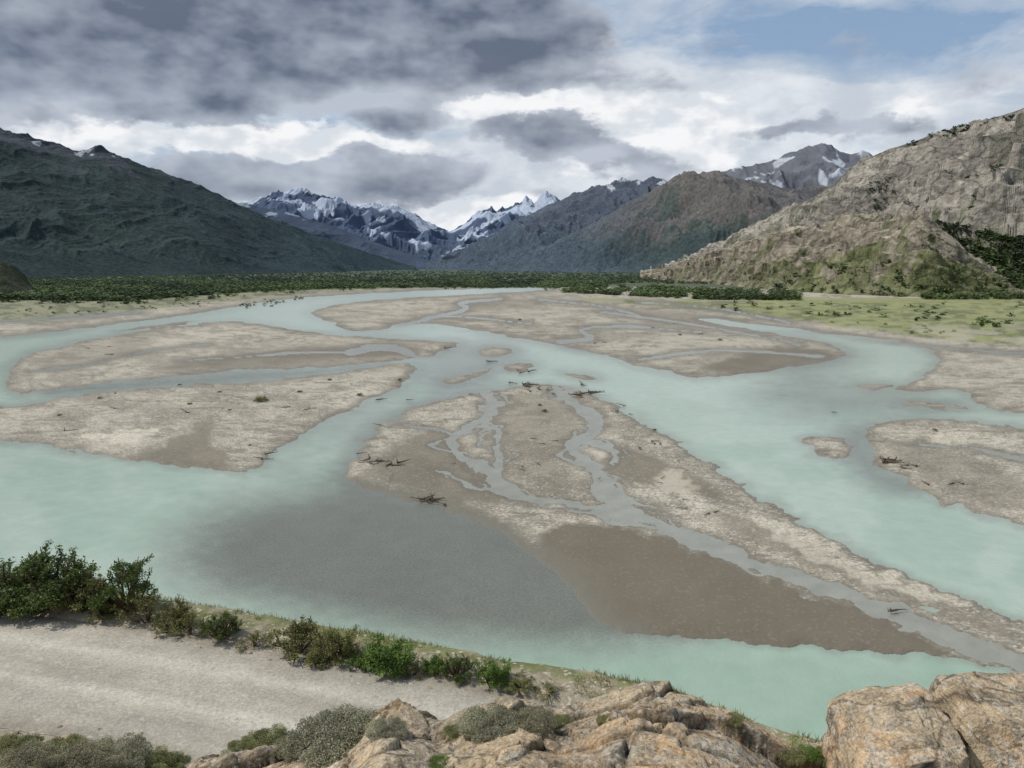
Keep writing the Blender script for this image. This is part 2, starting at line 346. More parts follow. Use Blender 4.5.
obj("river",me,kind="structure",label="milky turquoise braided glacial river with silty shallows",category="river")

# ------------------------------------------------------------ mountains
def smooth1(a,k):
    k=max(3,int(k)|1); w=np.hanning(k+2)[1:-1]; w/=w.sum(); return np.convolve(np.pad(a,k//2,mode='edge'),w,'valid')
def mountain(name,label,ridge,base,na,nf,feat,amp,colf,mat,p=1.25,jag=.02,back=1500,seed=0,ridg_e=.12,nb=30,zb=-6,fine=None,skew=0.0,terr=None,g=.5):
    rp=np.array([R(*r) for r in ridge]); ar=rp[:,0]/rp[:,1]; o=np.argsort(ar); ar=ar[o];rp=rp[o]
    bb=np.array([( (u-512)/FP/CP, d) for u,d in base])
    aa=np.linspace(ar[0],ar[-1],na)
    ry=smooth1(np.interp(aa,ar,rp[:,1]),na/12); rz0=np.interp(aa,ar,rp[:,2]); by=smooth1(np.interp(aa,bb[:,0],bb[:,1]),na/8)
    rz0=CZ+(rz0-CZ)*ry/np.interp(aa,ar,rp[:,1])
    rzs=smooth1(rz0,na/9)
    tf=np.linspace(0,1,nf)
    tb=-np.linspace(1,0,nb,endpoint=False)
    T=np.concatenate([tb,tf])[:,None]; A=aa[None,:]
    at=np.abs(T)
    rz=rz0*(1-sst(at,0,.22))+rzs*sst(at,0,.22)
    Yb=np.where(T>=0, ry+(by-ry)*T, ry-T*back)
    X=A*Yb; hr=np.maximum(rz-zb,0.1)
    f=feat
    XX=X+skew*Yb
    w=fbm(XX/f*.5,Yb/f*.5,3,seed+50)-.5
    n=rdg(XX/f+w*1.6,Yb/(f*2.2)+w,6,seed,g)
    n2=fbm(X/(f*.4),Yb/(f*.4),5,seed+20)
    env=ridg_e+(1-ridg_e)*sst(at,0,.35); env=env*sst(at,1.0,.8)
    Z=zb+hr*(1-at)**p + hr*amp*env*(n-.42)*1.6 + hr*amp*.35*env*(n2-.5)
    if fine:
        for ff,am in fine:
            w2=fbm(X/ff*.7,Yb/ff*.7,3,seed+60)-.5
            r=rdg((X+skew*Yb)/ff+Z/ff*.8+w2*1.5,Yb/(ff*1.6)-Z/ff*.5+w2,5,seed+70,.55)
            Z=Z+am*sst(at,1,.85)*sst(at,0,.06)*(r-.45)
            n=n*.75+(r-.1)*.25
    if terr:
        S,dip,mx=terr
        gg=Z+dip*X+(fbm(X/(S*5),Yb/(S*5),4,seed+90)-.5)*S*3
        fr=gg/S; fl_=np.floor(fr); fr=fr-fl_
        g2=S*(fl_+sst(fr,.3,.8))
        msk=sst(fbm(X/(S*7),Yb/(S*7),3,seed+95),.38,.55)
        Z=Z+(g2-gg)*mx*sst(at,1,.85)*sst(at,0,.05)*msk
    Z=Z+ (at<.12)*hr*jag*(rdg(X/(f*.25),Yb/(f*.6),4,seed+3)-.4)*2*sst(at,.12,0)
    C=colf(X,Yb,Z,n,n2,at,hr,A)
    me=grid_mesh(name,X,Yb,Z,C,mat,flip=True)
    obj(name,me,kind="structure",label=label,category="mountain" if "mount" in name else "hill")
    return X,Yb,Z,nb
def haze(C,h,hc=lin(120,142,176,.72)): return C*(1-h)+hc*h  # aerial haze painted into the mountain vertex colours, there is no volume
def c_snow(X,Y,Z,n,n2,at,hr,A):
    rock=lin(52,62,84,.75); hf=(Z/hr.max()); C=np.ones(Z.shape+(3,))*rock*(.7+.7*n2[...,None])
    s4=fbm(X/320,Y/600,4,909,.5)
    sn=sst(hf*.9+(s4-.5)*1.9+(n-.5)*.6+.2*sst(A,-.26,-.16)-.1*(A<-.24),.66,.76)
    C=blend(C,sst(hf,.5,.15)*.8,lin(48,60,76,.75))
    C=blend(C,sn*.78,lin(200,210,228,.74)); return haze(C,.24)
mountain("mountain","jagged snow streaked range closing the valley",
 [(215,235,15000),(235,212,15000),(250,203,15000),(265,198,15000),(280,194,15000),(295,190,15000),(310,193,15000),(325,198,15000),(345,200,15000),(360,207,15000),(375,205,15000),(390,208,15000),(405,210,15000),(415,215,15000),(425,222,15000),(440,229,15000),(450,233,15000),(460,226,15000),(470,219,15000),(480,212,15000),(490,206,15000),(497,211,15000),(505,208,15000),(520,204,15000),(526,198,15000),(534,204,15000),(545,195,15000),(553,199,15000),(565,206,15000),(600,212,15000),(640,240,15000)],
 [(200,9500),(650,9500)],700,200,600,.28,c_snow,M_far_mtn,p=1.1,jag=.05,seed=11,back=3000,ridg_e=.2)
def c_blue(X,Y,Z,n,n2,at,hr,A):
    C=np.ones(Z.shape+(3,))*lin(46,56,70,.75)*(.8+.4*n2[...,None]); hf=Z/1000
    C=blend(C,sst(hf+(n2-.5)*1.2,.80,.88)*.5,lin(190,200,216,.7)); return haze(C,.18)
mountain("mountain","dark blue forested spur descending below snowy peaks",
 [(200,196,10000),(245,203,10000),(270,209,10000),(300,216,10000),(330,225,10000),(360,237,10000),(395,250,10000),(425,259,10000),(455,266,10000)],
 [(150,7000),(470,8500)],350,140,500,.2,c_blue,M_far_mtn,p=1.1,seed=23,back=1500)
def c_peak(X,Y,Z,n,n2,at,hr,A):
    C=np.ones(Z.shape+(3,))*lin(106,104,106,.75)*(.75+.5*n2[...,None])
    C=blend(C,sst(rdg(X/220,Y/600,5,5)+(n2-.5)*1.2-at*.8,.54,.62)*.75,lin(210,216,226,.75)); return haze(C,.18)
mountain("mountain","bare grey peak with scattered snow patches",
 [(640,200,9500),(690,180,9500),(715,172,9500),(740,167,9500),(765,162,9500),(790,155,9500),(805,149,9500),(825,146,9500),(838,150,9500),(850,156,9500),(862,151,9500),(880,160,9500),(960,175,9500)],
 [(600,7000),(1000,7000)],350,140,600,.2,c_peak,M_far_mtn,p=1.1,seed=31,back=2000)
def c_spur(X,Y,Z,n,n2,at,hr,A):
    hf=Z/900; C=np.ones(Z.shape+(3,))*lin(72,72,75,.75)*(.7+.55*n2[...,None])
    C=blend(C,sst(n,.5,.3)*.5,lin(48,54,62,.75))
    C=blend(C,sst(.6-hf+(n2-.5)*.9,.0,.2)*.85,lin(50,60,62,.75))
    s4=fbm(X/90,Y/160,4,939); C=blend(C,sst(s4+hf*.6,1.20,1.26)*.8*(A>.12),lin(210,214,222,.75))
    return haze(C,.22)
mountain("mountain","dark blue grey ridge above the narrowing valley",
 [(425,266,9500),(445,258,9300),(470,246,9000),(500,231,8800),(530,216,8600),(560,201,8400),(572,194,8300),(590,190,8200),(605,186,8100),(625,179,8000),(640,181,7900),(660,179,7800),(700,190,7700),(760,215,7600),(860,240,7500)],
 [(420,7600),(520,6600),(640,6000),(860,6000)],500,240,480,.40,c_spur,M_forest_mtn,p=1.0,seed=47,back=2000,ridg_e=.1,jag=.03,skew=.5,fine=[(220,110)])
def c_brown(X,Y,Z,n,n2,at,hr,A):
    hf=Z/650
    C=np.ones(Z.shape+(3,))*lin(104,97,86,.75)*(.7+.55*n2[...,None])
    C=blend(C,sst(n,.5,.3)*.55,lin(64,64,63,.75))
    g=sst(.76-hf+(n2-.5)*1.3+(n-.5)*.3,.2,.42); C=blend(C,g*.85,lin(60,71,52,.75))
    C=blend(C,sst(.34-hf+(n2-.5)*.4,.0,.12)*.8,lin(46,59,48,.75))
    C=blend(C,sst(A,.24,.08)*.65,lin(52,61,63,.75))
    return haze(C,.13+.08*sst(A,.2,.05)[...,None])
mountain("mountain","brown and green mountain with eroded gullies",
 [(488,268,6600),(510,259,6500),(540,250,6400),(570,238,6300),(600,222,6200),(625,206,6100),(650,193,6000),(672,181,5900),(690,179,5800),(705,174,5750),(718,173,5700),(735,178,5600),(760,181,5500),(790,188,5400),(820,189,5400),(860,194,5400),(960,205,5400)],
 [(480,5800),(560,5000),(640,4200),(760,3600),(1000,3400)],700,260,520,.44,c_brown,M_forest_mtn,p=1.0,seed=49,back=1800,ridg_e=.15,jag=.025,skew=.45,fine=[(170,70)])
def c_left(X,Y,Z,n,n2,at,hr,A):
    hf=Z/900
    C=np.ones(Z.shape+(3,))*lin(40,54,46,.72)*(.78+.44*n2[...,None])
    C=blend(C,sst(hf+(n2-.5)*.9+(n-.5)*.3,.62,.82)*.75,lin(68,70,76,.75))
    C=blend(C,sst(n2,.54,.66)*.22*(hf<.5),lin(56,68,50,.75))
    s4=fbm(X/70,Y/120,4,929)
    C=blend(C,sst(s4+hf*.8,1.34,1.40)*.8,lin(196,202,212,.75))
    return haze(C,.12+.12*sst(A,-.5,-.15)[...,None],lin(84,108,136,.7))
mountain("mountain","dark forested mountainside with bare rocky crest",
 [(-420,60,4300),(-200,95,4400),(-80,112,4500),(0,127,4600),(30,136,4700),(60,145,4800),(80,152,4900),(95,148,4900),(110,151,5000),(125,158,5000),(160,170,5200),(200,186,5400),(240,204,5700),(265,216,5900),(300,229,6300),(345,245,6900),(380,256,7400),(415,267,8000)],
 [(-420,2000),(0,2500),(200,3300),(330,4600),(420,7600)],900,320,430,.085,c_left,M_forest_mtn,p=1.0,seed=61,back=2500,jag=.03,skew=.15,g=.5,fine=[(150,26)])
def c_lump(X,Y,Z,n,n2,at,hr,A):
    return np.ones(Z.shape+(3,))*lin(56,62,46,.75)*(.7+.6*n2[...,None])
mountain("hill","small dark scrubby knoll at the valley edge",
 [(-300,200,1100),(-120,235,1150),(-40,252,1200),(0,259,1200),(14,266,1220),(26,276,1250),(32,288,1250)],
 [(-300,800),(32,1100)],160,80,80,.15,c_lump,M_forest_mtn,p=1.0,seed=66,back=400)
def slope_dark(C,X,Y,Z,c,a0,a1,w):
    gy=np.gradient(Z,axis=0)/(np.abs(np.gradient(Y,axis=0))+1e-6); gx=np.gradient(Z,axis=1)/(np.abs(np.gradient(X,axis=1))+1e-6)
    s=np.hypot(gx,gy); return blend(C,sst(s,a0,a1)*w,c)
def c_cliff(X,Y,Z,n,n2,at,hr,A):
    hf=Z/hr
    C=np.ones(Z.shape+(3,))*lin(170,164,153)*(.78+.36*n2[...,None])
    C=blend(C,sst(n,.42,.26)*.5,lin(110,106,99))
    n3=fbm(X/60,Y/60,6,404,.6); n4=fbm(X/260,Y/260,4,414)
    C=blend(C,sst(n3*.5+n4*.5+(.5-n)*.4,.575,.62)*.7,lin(80,88,60))
    C=blend(C,sst(n3-(n4-.5),.58,.66)*.35,lin(130,120,108))
    C=slope_dark(C,X,Y,Z,lin(130,124,115),1.0,2.0,.45)
    C=blend(C,sst(.26-hf+(n3-.5)*.5,.0,.12)*.9*sst(A,.4,.5),lin(88,98,58))
    C=blend(C,sst(at+(n3-.5)*.12,.08,.03)*.7,lin(64,66,58))
    return haze(C,.05)
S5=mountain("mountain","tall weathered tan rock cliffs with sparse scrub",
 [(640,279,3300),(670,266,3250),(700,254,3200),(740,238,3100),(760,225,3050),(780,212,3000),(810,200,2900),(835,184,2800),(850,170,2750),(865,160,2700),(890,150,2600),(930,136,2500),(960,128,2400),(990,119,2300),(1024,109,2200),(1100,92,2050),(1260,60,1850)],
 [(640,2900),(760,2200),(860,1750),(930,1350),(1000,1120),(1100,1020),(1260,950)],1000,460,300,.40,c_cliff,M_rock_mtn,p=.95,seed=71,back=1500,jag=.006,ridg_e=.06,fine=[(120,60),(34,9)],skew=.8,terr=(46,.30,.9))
def c_hill(X,Y,Z,n,n2,at,hr,A):
    C=np.ones(Z.shape+(3,))*lin(162,154,140)*(.78+.36*n2[...,None])
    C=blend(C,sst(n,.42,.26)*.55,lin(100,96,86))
    n3=fbm(X/40,Y/40,6,505,.6)
    C=slope_dark(C,X,Y,Z,lin(114,108,97),.9,1.8,.5)
    C=blend(C,sst(at-.42+(n3-.5)*1.5,.1,.3)*.75*sst(A,.20,.40),lin(92,100,60))
    C=blend(C,sst(n3,.58,.63)*.6,lin(72,82,52))
    return C
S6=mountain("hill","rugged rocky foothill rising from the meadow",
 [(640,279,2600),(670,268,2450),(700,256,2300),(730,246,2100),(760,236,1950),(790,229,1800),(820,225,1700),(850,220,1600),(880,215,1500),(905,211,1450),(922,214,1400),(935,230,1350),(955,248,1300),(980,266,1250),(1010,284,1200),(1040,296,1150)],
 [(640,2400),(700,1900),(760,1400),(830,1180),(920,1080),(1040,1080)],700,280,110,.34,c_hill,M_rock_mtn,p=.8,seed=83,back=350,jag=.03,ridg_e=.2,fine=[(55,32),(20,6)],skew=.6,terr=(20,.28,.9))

# ------------------------------------------------------------ near hillside, road, ledge
RC=np.array([(-90,48),(-60,38.5),(-40,31.8),(-20,25.5),(-9,22.5),(0,19.6),(8,15.5),(16,10.5),(30,0),(60,-22),(90,-40)],float)
def yc(x): return np.interp(x,RC[:,0],RC[:,1])
def H(x,y):
    x=np.asarray(x,float); y=np.asarray(y,float)
    yy=(yc(x-1.5)+yc(x)+yc(x+1.5))/3
    s=(y-yy)*.93
    z=31.5+0*s
    n=fbm(x/2.5,y/2.5,5,301)-.5; nb=fbm(x/9,y/9,3,311)-.5
    r=np.maximum(s-4.7-nb*1.2,0); z=z-.98*r*np.clip(r/1.5,0,1)**.5
    z=z+sst(s,2.9,3.5)*(.20+n*.6)+sst(s,6,10)*n*2.0
    l=np.maximum(-s-3.2,0); z=z+np.minimum(.43*l,7.0+.02*l)+sst(l,0,1.5)*(n*.9+nb*1.0)
    return np.maximum(z,-3.0)
gx=np.linspace(-60,60,640); gy=np.linspace(-22,92,520); GX,GY=np.meshgrid(gx,gy); GZ=H(GX,GY)
s=(GY-yc(GX))*.93; n=fbm(GX/1.5,GY/1.5,5,321,.6); nb=fbm(GX/6,GY/6,4,331)
soil=lin(154,144,126); C=np.ones(GX.shape+(3,))*soil*(.8+.4*n[...,None])
C=blend(C,sst(nb*.6+n*.4,.44,.56)*.7,lin(112,114,78))
C=blend(C,sst(s,3.5,4.3)*sst(n,.25,.5)*.85,lin(98,106,62))
C=blend(C,sst(np.abs(s),3.9,3.3)*.85,lin(150,142,128))
me=grid_mesh("hillside",GX,GY,GZ,C,M_hill)
obj("hillside",me,kind="structure",label="steep scrubby slope between the rock ledge and river",category="hillside")
xs=np.linspace(-60,28,900); w=np.linspace(-3.1,3.1,70); XS,WW=np.meshgrid(xs,w)
cy=(yc(XS-1.5)+yc(XS)+yc(XS+1.5))/3
edge=1+.14*(fbm(XS/1.3,np.sign(WW)*5,4,345)-.5)
YS=cy+WW*edge/.93
tr=np.exp(-((np.abs(WW-.2)-1.0)/.38)**2)
ZS=31.512+.035*(1-(np.abs(WW)/3.1)**4)-.02*tr+.006*(fbm(XS/.6,WW/.6,4,347)-.5)
n=fbm(XS/3.5,WW/.4,4,351); n2=fbm(XS/5,WW/3,4,352)
C=np.ones(XS.shape+(3,))*lin(160,155,145)*(.91+.18*n2[...,None])
C=blend(C,tr*.65,lin(182,178,168)); C=blend(C,sst(np.abs(WW),2.2,3.0)*.65,lin(128,121,108))
C=blend(C,sst(n,.5,.65)*.4*(1-tr),lin(140,135,124))
me=grid_mesh("road",XS,YS,ZS,C,M_road)
obj("road",me,kind="structure",label="pale dusty unpaved gravel road with faint wheel tracks",category="road")
sil=[(-60,1000),(60,930),(120,870),(160,815),(190,784),(230,772),(290,764),(340,752),(385,728),(440,741),(470,730),(520,723),(560,731),(600,722),(640,710),(670,712),(700,719),(740,732),(770,748),(810,766),(850,766),(950,766),(1024,766),(1150,775),(1300,810)]
sp=np.array([R(u,v,5.0) for u,v in sil])
def ledge(x,y):
    x=np.asarray(x,float); y=np.asarray(y,float)
    wx=(fbm(x/1.1,y/1.1,3,401)-.5)*.35
    zr=np.interp(x*5/np.clip(y,3.6,5.2)+wx*.4,sp[:,0],sp[:,2])
    z=zr+.30*np.clip(5-y,0,8)*np.where(y<3.2,.6,1)
    z=z-np.maximum(y-5.0,0)*.25-np.maximum(y-5.5+wx,0)*1.3
    f1,f2,cid,dx,dy=voro(x*1.1+wx*2,y*2.0+wx*2,411)
    z=z+(cid-.5)*.08+dx*(cid-.5)*.18+dy*(hsh((cid*1e6).astype(np.int64),(cid*0).astype(np.int64),5)-.5)*.18
    cr=sst(f2-f1,.05,.0); z=z-cr*.05
    g1,g2,c2,ddx,ddy=voro(x*4+wx*3,y*6+wx*2,421); z=z+(c2-.5)*.035-sst(g2-g1,.05,0)*.015+ddx*(c2-.5)*.10+ddy*(c2-.5)*.06
    z=z+(fbm(x/.4,y/.4,7,431,.6)-.5)*.09+(rdg(x/.9+y*.5,y/.35,4,435)-.5)*.03
    return z,cr,cid,c2
lx=np.linspace(-6.5,8.0,900); ly_=np.linspace(.2,8.5,560); LX,LY=np.meshgrid(lx,ly_)
LZ,cr,cid,c2=ledge(LX,LY)
n=fbm(LX/.6,LY/.6,6,441,.6); n2=fbm(LX/.12,LY/.12,5,451,.6); n3=fbm(LX/1.4,LY/1.4,4,461)
C=np.ones(LX.shape+(3,))*lin(182,162,134)*(.86+.2*c2[...,None])
C=blend(C,sst(n3+(n-.5)*.5,.48,.6)*.5,lin(196,158,118))
C=blend(C,sst(n,.5,.60)*.4,lin(176,168,152))
C=blend(C,sst(n2+(n-.5)*.5,.53,.62)*.55,lin(128,120,107))
C=blend(C,sst(n2*.6+n3*.4,.57,.63)*.45,lin(200,193,180))
C=blend(C,cr*.65,lin(84,74,60))
C=blend(C,sst(LY+n,5.9,6.4)*.7,lin(108,108,78))
me=grid_mesh("ledge",LX,LY,LZ,C,M_ledge)
obj("rock_ledge",me,kind="structure",label="fractured tan bedrock ledge speckled with pale lichen",category="rock ledge")
def surf_z(x,y):
    h=float(H(x,y)); 
    if -6.4<x<7.9 and .3<y<8.4: h=max(h,float(ledge(np.array([x]),np.array([y]))[0][0]))
    return h
def hit(u,v,t0=3.0,t1=60):
    dx,dy,dz=ray(u,v); t=t0
    while t<t1:
        if CZ+dz*t<=surf_z(dx*t,dy*t): return (dx*t,dy*t,surf_z(dx*t,dy*t),t)
        t+=.05 if t<10 else .12
    return (dx*t,dy*t,CZ+dz*t,t)

# ------------------------------------------------------------ plants
class MB:
    def __init__(s): s.v=[];s.q=[];s.c=[];s.n=0
    def add(s,v,q,c): s.v.append(v);s.q.append(q+s.n);s.c.append(c);s.n+=len(v)
    def mesh(s,name,mat,smooth=False): return mesh_from(name,np.concatenate(s.v),np.concatenate(s.q),np.concatenate(s.c),mat,smooth)
def tube(mb,pts,rad,c,sides=6):
    pts=np.array(pts,float); V=[]
    for i,p in enumerate(pts):
        d=pts[min(i+1,len(pts)-1)]-pts[max(i-1,0)]; d/=np.linalg.norm(d)+1e-9
        up=np.array([0,0,1.]) if abs(d[2])<.9 else np.array([1.,0,0]); e=np.cross(d,up); e/=np.linalg.norm(e); f=np.cross(d,e)
        for k in range(sides):
            an=2*math.pi*k/sides; V.append(p+(e*math.cos(an)+f*math.sin(an))*rad[i])
    q=[]
    for i in range(len(pts)-1):
        for k in range(sides): q.append([i*sides+k,i*sides+(k+1)%sides,(i+1)*sides+(k+1)%sides,(i+1)*sides+k])
    V=np.array(V); mb.add(V,np.array(q),np.tile(c,(len(V),1)))
def leaves(mb,rng,blobs,n,size,c1,c2,shell=.45,flat=0.0):
    B=np.array(blobs); wv=B[:,3]*B[:,4]*B[:,5]; wv=wv**.67; k=rng.choice(len(B),n,p=wv/wv.sum())
    d=rng.normal(size=(n,3)); d/=np.linalg.norm(d,axis=1)[:,None]; r=rng.random(n)**shell
    ctr=B[k,:3]+d*r[:,None]*B[k,3:6]
    ctr+=rng.normal(size=(n,3))*size*.9
    t1=rng.normal(size=(n,3)); t1/=np.linalg.norm(t1,axis=1)[:,None]; t2=np.cross(t1,rng.normal(size=(n,3))+np.array([0,0,flat])); t2/=np.linalg.norm(t2,axis=1)[:,None]+1e-9
    sz=size*(.6+.8*rng.random(n))[:,None]
    V=np.stack([ctr-t1*sz,ctr+t2*sz*.5,ctr+t1*sz,ctr-t2*sz*.5],1).reshape(-1,3)
    cl=rng.random(len(B))[k]*.5+rng.random(n)*.5
    C=c1+(c2-c1)*cl[:,None]
    V[:,2]=np.maximum(V[:,2],0.0)
    mb.add(V,np.arange(4*n).reshape(n,4),np.repeat(C,4,0))
def make_bush(seed,w,h,n,size,c1,c2,twigs=10,nb=14):
    rng=np.random.default_rng(seed)
    bl=[]; tm=MB(); cm=MB(); bc=lin(96,80,64)
    for i in range(nb):
        an=rng.random()*6.28; rr=(rng.random()**.6)*w*.44; hh=h*(.18+.66*rng.random())*(1-.45*rr/(w*.5))
        s_=w*(.06+.10*rng.random()); bl.append((rr*math.cos(an),rr*math.sin(an),hh,s_,s_,s_*.75))
        b=np.array(bl[-1][:3]); st=np.array([b[0]*.12,b[1]*.12,-.1]); mid=(st+b)/2+rng.normal(size=3)*w*.04
        tube(tm,[st,mid,b,b+(b-mid)*.5],[.03*h,.02*h,.012*h,.004*h],bc,5)
    for i in range(twigs):
        b=np.array(bl[rng.integers(nb)][:3]); d=rng.normal(size=3); d[2]=abs(d[2])+.6; d/=np.linalg.norm(d)
        e=b+d*w*(.16+.16*rng.random()); tube(tm,[b,(b+e)/2+rng.normal(size=3)*.02,e],[.008*h,.005*h,.002*h],bc,4)
        for q_ in (.55,.75,.95): bl.append((*(b+(e-b)*q_),w*.035,w*.035,w*.04))
    leaves(cm,rng,bl,n,size,c1,c2)
    return tm.mesh("trunk",M_bark,True),cm.mesh("crown",M_leaf)
dk1,dk2=lin(54,70,34),lin(104,122,62); ol1,ol2=lin(94,98,56),lin(144,144,90); br1,br2=lin(70,100,40),lin(128,156,72); gy1,gy2=lin(126,126,102),lin(184,182,158)
kinds={
 'dark':[make_bush(1,2.6,2.3,9000,.05,dk1,dk2,26,34),make_bush(2,2.6,2.5,8500,.05,dk1,dk2,30,32),make_bush(7,2.6,2.6,7500,.05,dk1,dk2,30,30)],
 'olive':[make_bush(3,2.0,1.6,6000,.036,ol1,ol2,22,26),make_bush(8,2.0,1.6,5000,.036,ol1,ol2,24,24)],
 'bright':[make_bush(4,2.0,1.5,5500,.042,br1,br2,18,24)],
 'twig':[make_bush(5,1.8,1.3,2200,.035,ol1,ol2,40,18)]}
ksz={'dark':(2.7,2.6),'olive':(2.1,1.7),'bright':(2.1,1.65),'twig':(1.9,1.5)}
klab={'dark':"dense dark green leafy bush on the road verge",'olive':"olive green scrubby bush beside the gravel road",'bright':"bright green leafy bush beside the gravel road",'twig':"sparse twiggy shrub with few leaves on the verge"}
def place_bush(kind,u,v,wp,hp,i):
    x,y,z,t=hit(u,v); sw=wp*t/FP/ksz[kind][0]; sh=hp*t/FP/ksz[kind][1]
    tm,cm=kinds[kind][i%len(kinds[kind])]
    e=bpy.data.objects.new("bush",None); e.empty_display_size=.3; e.location=(x,y,z-.03); e.scale=(sw,sw,sh); e.rotation_euler=(0,0,i*1.7)
    col.objects.link(e); e["label"]=klab[kind]; e["category"]="bush"; e["group"]="bushes along the gravel road"
    for nm,m_ in(("trunk",tm),("crown",cm)):
        o=bpy.data.objects.new(nm,m_); o.parent=e; col.objects.link(o)
BL=[('dark',-50,600,110,62),('dark',10,604,90,50),('dark',50,606,84,66),('olive',84,609,62,44),('dark',70,604,60,50),('dark',126,612,62,62),('twig',148,622,54,34),('olive',172,630,44,28),('dark',222,638,40,30),('twig',182,626,30,36),
 ('twig',255,648,40,18),('olive',296,654,60,42),('olive',334,660,52,44),('olive',318,664,40,22),('bright',386,668,64,40),('bright',360,668,34,22),('bright',436,676,30,22),('dark',458,680,34,26),('bright',490,684,42,32),('twig',415,676,30,18),('olive',520,690,40,12),('twig',190,636,40,26),('dark',-110,596,90,70),('olive',20,610,50,22),('olive',105,616,40,18),('twig',550,696,40,9)]
for i,(k,u,v,w,h) in enumerate(BL): place_bush(k,u,v,w,h,i)

def make_cushion(seed,w,h,n,size,c1,c2):
    rng=np.random.default_rng(seed); bl=[(0,0,h*.28,w*.36,w*.36,h*.42)]
    for i in range(60):
        an=rng.random()*6.28; rr=(rng.random()**.5)*w*.42; s_=w*(.05+.05*rng.random())
        bl.append((rr*math.cos(an),rr*math.sin(an),h*.5*(1-(rr/(w*.52))**2)*rng.uniform(.9,1.1)+.02,s_,s_,h*.3))
    cm=MB(); leaves(cm,rng,bl,n,size,c1,c2,.10); return cm.mesh("cushion_shrub",M_leaf)
cu=[make_cushion(11,1.0,.26,30000,.009,gy1,gy2),make_cushion(12,1.0,.28,22000,.010,lin(110,114,74),lin(160,162,114)),make_cushion(13,1.0,.3,7000,.014,br1,br2),make_cushion(14,1.0,.26,26000,.009,lin(128,124,100),lin(176,170,144))]
CUSH=[(338,746,116,0),(296,750,50,3),(386,735,48,0),(268,746,60,1),(240,752,36,1),(488,731,72,0),(532,729,56,3),(456,736,32,1),(560,727,36,1),(440,766,30,2),
 (30,765,76,3),(110,764,86,0),(150,767,54,1),(62,754,52,1),(8,752,52,1),(172,766,36,1),(85,772,84,3),(138,756,26,1),(30,744,26,1),(808,757,30,2),(826,762,40,1),(790,764,32,1),(732,734,24,1),(606,723,22,1)]
for i,(u,v,w,k) in enumerate(CUSH):
    x,y,z,t=hit(u,min(v,767)); sc=w*t/FP
    o=obj("cushion_shrub",cu[k],(x,y,z-.03*sc),label=["low grey green cushion shrub clinging to rock","olive mat of low scrub beside bare rock","small bright green plant growing in rock","dry grey brown cushion shrub hugging the ground"][k],category="shrub",group="low shrubs around the rock ledge")
    o.scale=(sc,sc,sc*(.95 if k!=2 else 1)); o.rotation_euler=(0,0,i*2.1)
rng=np.random.default_rng(5); mb=MB(); gxs=rng.uniform(-34,14,34000); gs=np.where(rng.random(34000)<.6,rng.uniform(3.4,6.0,34000),-rng.uniform(3.2,11,34000)); gys=yc(gxs)+gs/.93
nn=fbm(gxs/1.3,gys/1.3,4,501); k=nn>.46; gxs=gxs[k];gys=gys[k]; gz=H(gxs,gys); n=len(gxs)
hh=rng.uniform(.05,.2,n); an=rng.random(n)*6.28; w_=.016
b=np.stack([gxs,gys,gz-.02],1); dx=np.stack([np.cos(an),np.sin(an),0*an],1)*w_; tip=b+np.stack([rng.normal(size=n)*.08,rng.normal(size=n)*.08,hh],1)
V_=np.stack([b-dx,b+dx,tip+dx*.2,tip-dx*.2],1).reshape(-1,3); cc=lin(100,110,58)+(lin(162,156,106)-lin(100,110,58))*rng.random(n)[:,None]
mb.add(V_,np.arange(4*n).reshape(n,4),np.repeat(cc,4,0)); obj("grass",mb.mesh("grass",M_leaf),kind="stuff",label="dry tufted grass along the road verge",category="grass")

# ------------------------------------------------------------ boulders
def make_boulder(seed,size,planes=14,sub=6,c=lin(180,162,136),pw=.75,lo=.62,hi=.85,shear=0,nz_=.30,cut=.85):
    import bmesh
    bm=bmesh.new(); bmesh.ops.create_icosphere(bm,subdivisions=sub,radius=1); me=bpy.data.meshes.new("boulder"); bm.to_mesh(me); bm.free()
    V=np.empty(len(me.vertices)*3,dtype=F32); me.vertices.foreach_get("co",V); V=V.reshape(-1,3).astype(float)
    rng=np.random.default_rng(seed)
    V=np.sign(V)*np.abs(V)**pw
    for i in range(planes):
        d=rng.normal(size=3); d/=np.linalg.norm(d); o=rng.uniform(lo,hi); s=V@d-o; V-=np.maximum(s,0)[:,None]*d*cut
    nr=V/np.linalg.norm(V,axis=1)[:,None]
    n=(fbm(V[:,0]*1.6+V[:,2]*1.3,V[:,1]*1.6-V[:,2]*1.1,7,seed,.58)-.5)*nz_; f1,f2,cid,_,_=voro(V[:,0]*1.8+V[:,2],V[:,1]*1.8+V[:,2]*1.4,seed)
    V=V+nr*(n-sst(f2-f1,.05,0)*.05+(cid-.5)*.10)[:,None]
    V[:,2]+=V[:,0]*shear
    V*=np.array(size)
    a1=fbm(V[:,0]*3+V[:,2],V[:,1]*3+V[:,2]*2,6,seed+4,.6); a2=fbm(V[:,0]*11+V[:,2]*6,V[:,1]*11-V[:,2]*6,5,seed+8,.6)
    C=np.ones((len(V),3))*c; C=blend(C,sst(a1,.47,.6)*.5,lin(194,156,118)); C=blend(C,sst(a2,.52,.60)*.55,lin(126,118,106)); C=blend(C,sst(a1+a2-.5,.57,.65)*.45,lin(198,190,176))
    me.vertices.foreach_set("co",V.astype(F32).ravel())
    a=me.color_attributes.new("Col",'FLOAT_COLOR','POINT'); c4=np.ones((len(V),4),dtype=F32); c4[:,:3]=C; a.data.foreach_set("color",c4.ravel())
    me.polygons.foreach_set("use_smooth",np.full(len(me.polygons),True)); me.materials.append(M_ledge); me.update(); return me
